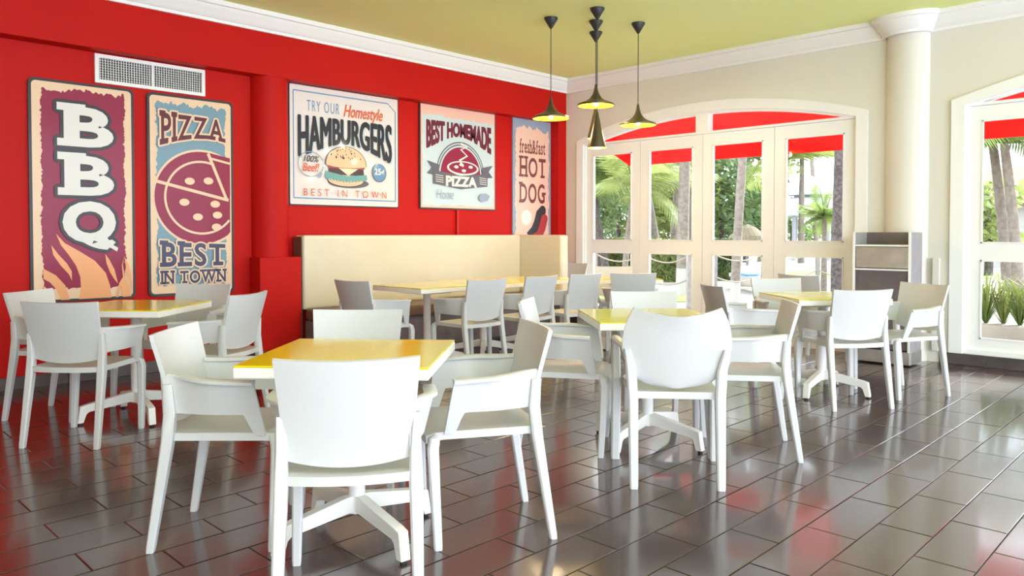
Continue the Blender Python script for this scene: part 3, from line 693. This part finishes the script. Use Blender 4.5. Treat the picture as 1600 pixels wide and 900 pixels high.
# palms
def frond_mesh(name, L, droop, mt, n=16, wl=.42):
    b = MB(); pts = []
    for k in range(n+1):
        t = k/n; pts.append(Vector((L*t*(1-.18*t*droop), 0, L*(.42*t-.62*droop*t*t))))
    b.tube(pts, [.022*(1-.85*k/n) for k in range(n+1)], 4)
    rng = random.Random(5)
    for k in range(2, n*2):
        t = k/(n*2); i = min(n-1, int(t*n)); p = pts[i].lerp(pts[i+1], t*n-i); d = (pts[i+1]-pts[i]).normalized()
        l = L*wl*(math.sin(math.pi*min(1, t*.9+.12))**.7)*rng.uniform(.85, 1.1)
        for s in (-1, 1):
            q = p+d*l*.55+Vector((0, s*l*.72, -l*.42)); w = d*.028*L/2
            mid = p.lerp(q, .5)+Vector((0, 0, l*.06))
            b.add([p-w*.5, p+w*.5, mid+w, q, mid-w], [(0, 1, 2, 4), (4, 2, 3)])
    return b.mesh(name, mt, False)
FR = {}
def palm(px, f, base_y, top_z, lean, label, L=2.2, nf=14, dark=False, kind=0, width=.11, ground=-.08, white=False):
    r = (px-800)/F*f; x, y = RF(r, f); root = empty('palm_tree', (x, y, ground)); tag(root, label, 'tree', 'palms outside')
    H = top_z-ground; lv = rt*lean
    path = [Vector((0, 0, 0))+lv*(k/8)**1.4+Vector((0, 0, H*k/8)) for k in range(9)]
    MB().tube(path, [width*(1.18-.4*k/8)+(.004 if k % 2 else 0) for k in range(9)], 10).obj('trunk', M_DTRUNK if dark else M_TRUNK, root)
    if white: MB().tube([path[0], path[0].lerp(path[1], .9)], [width*1.22, width*1.16], 10).obj('limewashed_base', M_LIMED, root)
    key = (L, kind)
    if key not in FR: FR[key] = [frond_mesh('frond', L, dr, M_LEAF[kind]) for dr in (.45, .8, 1.15)]
    rng = random.Random(int(px*7+f))
    for k in range(nf):
        o = link('frond', FR[key][k % 3], root, path[-1]); o.rotation_euler = (rng.uniform(-.15, .15), rng.uniform(-.75, .35)-(.3 if k % 3 == 0 else 0), k*math.tau/nf*1.0+rng.uniform(-.2, .2))
        o.scale = [rng.uniform(.85, 1.15)]*3
    return root
palm(1066, 15.6, 0, 6.2, .15, 'tall pale palm trunk, second glass door', white=True, width=.105)
palm(1149, 14.2, 0, 5.6, .35, 'leaning pale palm behind the third glass door', white=True, width=.075, kind=1)
palm(1310, 12.6, 0, 6.0, .1, 'dark thick rough palm trunk behind the fourth glass door', dark=True, width=.105)
palm(1032, 21, 0, 3.0, -.5, 'slim leaning palm left in the second glass door', width=.09, kind=0, L=2.6)
palm(1050, 24, 0, 3.4, .2, 'slim reddish palm trunk between hedge and tall pale palm', width=.10, kind=2, L=2.6)
palm(1080, 23, 0, 4.0, .1, 'thin palm right beside the tall pale trunk', width=.09, kind=1, L=2.6)
palm(948, 20, 0, 2.9, -.6, 'dark leaning palm on the right of the first glass door', width=.09, dark=True, kind=1, L=2.4)
palm(934, 21, 0, 3.5, -.1, 'dark palm trunk at the left of the first glass door', width=.10, dark=True, kind=0, L=2.6)
palm(975, 17, 0, 2.2, .2, 'young palm with yellow drooping fronds in the first glass door', width=.06, kind=2, L=2.0)
palm(1187, 25, 0, 3.6, .9, 'pale palm leaning right behind the thatched parasol', width=.10, kind=2, L=2.8)
palm(1252, 33, 0, 4.6, 0, 'fan-shaped palm above the white pavilion', width=.12, kind=0, L=2.8, nf=18)
palm(1288, 17, 0, 1.55, 0, 'bushy young palm beside the dark trunk', width=.06, kind=0, L=.8, nf=18)
palm(1276, 46, 0, 8.5, -.6, 'far thin palm trunk above the pavilion roof', width=.13, kind=1)
palm(1577, 13.5, 0, 3.0, -.35, 'left of two slim palms outside the right window', width=.085, kind=2, L=1.5, nf=16)
palm(1594, 13.0, 0, 2.75, -.3, 'right of two slim palms outside the right window', width=.085, kind=0, L=1.5, nf=16)
# broadleaf trees
def leaf_cloud(mb, c, rad, n, size, rng):
    for _ in range(n):
        d = Vector((rng.gauss(0, 1), rng.gauss(0, 1), rng.gauss(0, 1))).normalized()*rng.uniform(.45, 1)**.6
        p = Vector(c)+Vector((d.x*rad[0], d.y*rad[1], d.z*rad[2])); a = Vector((rng.gauss(0, 1), rng.gauss(0, 1), rng.gauss(0, .6))).normalized(); b = a.cross(Vector((rng.gauss(0, 1), rng.gauss(0, 1), rng.gauss(0, 1)))).normalized()
        s = size*rng.uniform(.6, 1.3); mb.add([p-a*s, p+b*s*.45, p+a*s, p-b*s*.45], [(0, 1, 2, 3)])
def tree(px, f, h, rad, kind, label, n=1700):
    r = (px-800)/F*f; x, y = RF(r, f); root = empty('leafy_tree', (x, y, -.08)); tag(root, label, 'tree', 'leafy trees outside')
    rng = random.Random(px); b = MB()
    for k in range(7):
        c = (rng.uniform(-.6, .6)*rad, rng.uniform(-.5, .5)*rad, h*rng.uniform(.35, .95)); leaf_cloud(b, c, (rad*.6, rad*.6, h*.22), n//7, .17, rng)
    b.obj('crown', M_LEAF[kind], root, False)
    MB().tube([(0, 0, 0), (.1, 0, h*.4), (0, .1, h*.8)], [.13, .10, .04], 8).obj('trunk', M_DTRUNK, root)
tree(925, 30, 5.5, 1.9, 1, 'leafy tree far left behind the first glass door'); tree(965, 33, 5.0, 2.0, 0, 'broad green tree in the right of the first glass door')
tree(1025, 34, 4.6, 2.2, 0, 'leafy tree behind the slim leaning palm'); tree(1060, 30, 4.0, 1.9, 2, 'light green tree behind the tall pale trunk')
tree(1092, 36, 5.0, 2.2, 1, 'leafy tree between second and third glass doors'); tree(1125, 30, 4.6, 2.1, 1, 'dark leafy tree at the left of the third glass door')
tree(1165, 34, 5.4, 2.3, 1, 'leafy tree above the thatched parasol'); tree(1200, 46, 4.6, 2.2, 0, 'leafy tree right of the thatched parasol')
tree(1236, 46, 3.0, 2.0, 0, 'low tree left of the white pavilion', 600)
tree(1216, 50, 3.4, 2.4, 1, 'distant tree between the parasol and the pavilion'); tree(985, 44, 3.6, 2.6, 1, 'distant tree right of the first glass door'); tree(1050, 46, 3.4, 2.8, 0, 'distant tree low behind the second glass door'); tree(1150, 48, 3.2, 2.8, 1, 'distant dark tree low behind the third glass door'); tree(1300, 55, 3.0, 2.4, 0, 'distant tree right of the pavilion')
tree(1545, 23, 2.6, 1.2, 2, 'leafy tree behind the right window palms', 700)
# hedges
def hedge(px0, px1, f, h, label, kind, n):
    c = at_depth((px0+px1)/2, 400, f); root = empty('hedge', (c.x, c.y, -.08)); root.rotation_euler = (0, 0, YAW-math.pi/2); tag(root, label, 'hedge')
    w = (px1-px0)/F*f; rng = random.Random(px0); b = MB()
    MB().box((-w/2, -.25, 0), (w/2, .25, h*.9)).obj('core', mat('hedge_core', (.13, .19, .04), .9), root, False)
    for _ in range(n):
        p = Vector((rng.uniform(-w/2, w/2), rng.choice((-.3, -.28, .3, rng.uniform(-.3, .3))), rng.uniform(.05, h))); 
        if abs(p.y) < .27: p.z = h*rng.uniform(.92, 1.02)
        a = Vector((rng.gauss(0, 1), rng.gauss(0, .6), rng.gauss(0, 1))).normalized(); bb = a.cross(Vector((rng.gauss(0, 1), rng.gauss(0, 1), rng.gauss(0, 1)))).normalized(); s = .09*rng.uniform(.6, 1.3)
        b.add([p-a*s, p+bb*s*.55, p+a*s, p-bb*s*.55], [(0, 1, 2, 3)])
    lf = b.obj('leaves', M_LEAF[kind], root, False); lf['kind'] = 'stuff'
hedge(915, 1000, 22, 1.12, 'clipped green hedge behind the first glass door', 2, 2200); hedge(1006, 1096, 20.5, 1.08, 'clipped yellow-green hedge behind the second glass door', 2, 2200); hedge(1108, 1142, 21, 1.1, 'dark clipped hedge behind the third glass door', 1, 900)
bevel(tag(MB().box((0, 0, 0), (1.7, .2, .3)).obj('low_wall', M_LIMED, None, False), 'low pale garden wall in front of the left hedge', 'wall')).location = (*RF(1.95, 21.2), -.08)
bpy.data.objects['low_wall'].rotation_euler = (0, 0, YAW-math.pi/2)
# posts and ropes
posts = [(930, 14.2), (1006, 13.6), (1079, 13.0), (1117, 13.4), (1196, 15.0), (1278, 16.0), (1345, 16.5)]; ptop = []
for k, (px, f) in enumerate(posts):
    x, y = RF((px-800)/F*f, f); w = .062 if k == 2 else .04
    o = bevel(MB().box((-w, -w, 0), (w, w, 1.02)).obj('post', M_WOOD, None, False), .01); o.name = 'rope_post'; o.location = (x, y, -.08); o.rotation_euler = (0, 0, YAW)
    tag(o, ['white wooden rope post at the left of the first glass door', 'wooden rope post between the first and second glass doors', 'thick weathered wooden post in the second glass door', 'thin wooden rope post at the left of the third glass door',
            'wooden rope post right of the thatched parasol', 'pale wooden rope post in the fourth glass door', 'rope post hidden behind the waste station'][k], 'post', 'rope fence posts'); ptop.append(Vector((x, y, 0)))
for k in range(len(posts)-1):
    a, b = ptop[k], ptop[k+1]
    for z in (.84, .45):
        t = MB().tube([a.lerp(b, q/10)+Vector((0, 0, z-.14*4*(q/10)*(1-q/10))) for q in range(11)], .014, 6).obj('rope', M_ROPE)
        tag(t, 'sagging %s rope between posts, %s' % ('upper' if z > .6 else 'lower', ['first glass door', 'second glass door, left of the thick post', 'between second and third glass doors', 'third glass door', 'between third and fourth glass doors', 'fourth glass door, right end'][k]), 'rope', 'fence ropes')
# white pavilion
x, y = RF((1268-800)/F*38, 38); pv = empty('garden_pavilion', (x, y, -.08)); tag(pv, 'white garden pavilion with a two-tiered roof behind the fourth glass door', 'pavilion')
MB().lathe([(2.3, 2.15), (2.25, 2.25), (1.1, 3.05), (1.0, 3.1)], 8, cap=True).obj('lower_roof', M_ROOFW, pv, False); MB().lathe([(1.2, 3.2), (1.15, 3.3), (.1, 4.1), (0, 4.15)], 8).obj('upper_roof', M_ROOFW, pv, False)
MB().lathe([(.9, 3.0), (.9, 3.25)], 8).obj('lantern', M_ROOFW, pv, False)
for k in range(8): a = k*math.tau/8; MB().lathe([(.09, 0), (.09, 2.2)], 8, (2.05*math.cos(a), 2.05*math.sin(a)), cap=True).obj('post', M_ROOFW, pv)
# thatched parasol
x, y = RF((1168-800)/F*26, 26); tp = empty('thatched_parasol', (x, y, -.08)); tag(tp, 'thatched beach parasol with ragged straw edge behind the third glass door', 'parasol')
MB().lathe([(.05, 0), (.05, 1.5)], 10, cap=True).obj('pole', M_WOOD, tp)
t = MB(); rng = random.Random(2); t.lathe([(.72, .98), (.60, 1.22), (.3, 1.48), (.0, 1.62)], 20)
for k in range(420):
    a = rng.uniform(0, math.tau); r0 = rng.uniform(.15, .62); z0 = 1.60-.62*(r0/.7)**1.6+.02; l = rng.uniform(.15, .28); c, s_ = math.cos(a), math.sin(a); w = .016
    t.add([(c*r0-s_*w, s_*r0+c*w, z0), (c*r0+s_*w, s_*r0-c*w, z0), (c*(r0+l), s_*(r0+l), z0-l*1.05)], [(0, 1, 2)])
t.obj('thatch', M_THATCH, tp, False)
# lounger with towel, planter, bungalow
x, y = RF((1178-800)/F*17, 17); ln = empty('sun_lounger', (x, y, -.08)); ln.rotation_euler = (0, 0, YAW); tag(ln, 'white sun lounger with a blue towel behind the third glass door', 'lounger')
bevel(MB().box((-.9, -.3, .28), (.9, .3, .36)).obj('bed', M_LIMED, ln, False)); bevel(MB().box((-.5, -.31, .362), (.3, .31, .40)).obj('towel', mat('blue_towel', (.08, .2, .55), .9), ln, False))
for sx in (-.8, .8):
    for sy in (-.25, .25): MB().box((sx-.03, sy-.03, 0), (sx+.03, sy+.03, .28)).obj('leg', M_LIMED, ln, False)
b = MB(); rng = random.Random(4); b.lathe([(.0, 0), (.42, .02), (.5, .2), (.42, .42), (.2, .55), (0, .57)], 11); b.v = [(p[0]*rng.uniform(.9, 1.1)*1.5, p[1]*rng.uniform(.9, 1.1), p[2]*rng.uniform(.92, 1.08)) for p in b.v]
bo = tag(b.obj('boulder', mat('sandstone', (.55, .47, .38), .9, noise=(4, (.68, .60, .5), .4, .7))), 'pale rounded boulder behind the third glass door', 'rock'); bo.location = (*RF((1190-800)/F*19, 19), -.1)
pt = empty('planter', (8.75, .8, -.08)); tag(pt, 'long concrete planter of spiky grass outside the right window', 'planter')
bevel(MB().box((-.25, -2.6, 0), (.25, 1.5, .40)).obj('trough', mat('concrete', (.33, .31, .28), .85, noise=(5, (.42, .40, .37), .4, .7)), pt, False), .01)
for i in range(18):
    g = MB(); rng = random.Random(60+i)
    for k in range(75):
        a = rng.uniform(0, math.tau); l = rng.uniform(.30, .62); sp = rng.uniform(.08, .42); c, s_ = math.cos(a), math.sin(a); w = .006
        g.add([(-s_*w, c*w, 0), (s_*w, -c*w, 0), (c*sp*.5+s_*w, s_*sp*.5-c*w, l*.7), (c*sp, s_*sp, l*(1-.5*sp)), (c*sp*.5-s_*w, s_*sp*.5+c*w, l*.7)], [(0, 1, 2, 4), (4, 2, 3)])
    o = g.obj('grass_clump', M_LEAF[(0, 2)[i % 2]], pt, False); o.location = (rng.uniform(-.1, .1), 1.38-i*.14, .38)
x, y = RF((1600-800)/F*30, 30); bg_ = empty('bungalow', (x, y, -.08)); bg_.rotation_euler = (0, 0, YAW+.4); tag(bg_, 'pale bungalow with a red roof outside the right window', 'building')
MB().box((-3, -2, 0), (3, 2, 2.5)).obj('wall', M_LIMED, bg_, False); MB().prism([(-2.5, 2.4), (2.5, 2.4), (0, 3.9)], lambda a, z: (-3.4, a, z), lambda a, z: (3.4, a, z)).obj('roof', M_ROOFR, bg_, False)
for a in (-1.6, 0, 1.6): MB().box((-3.02, a-.4, .9), (-2.98, a+.4, 2.0)).obj('window', mat('dark_glass', (.05, .06, .07), .1), bg_, False)
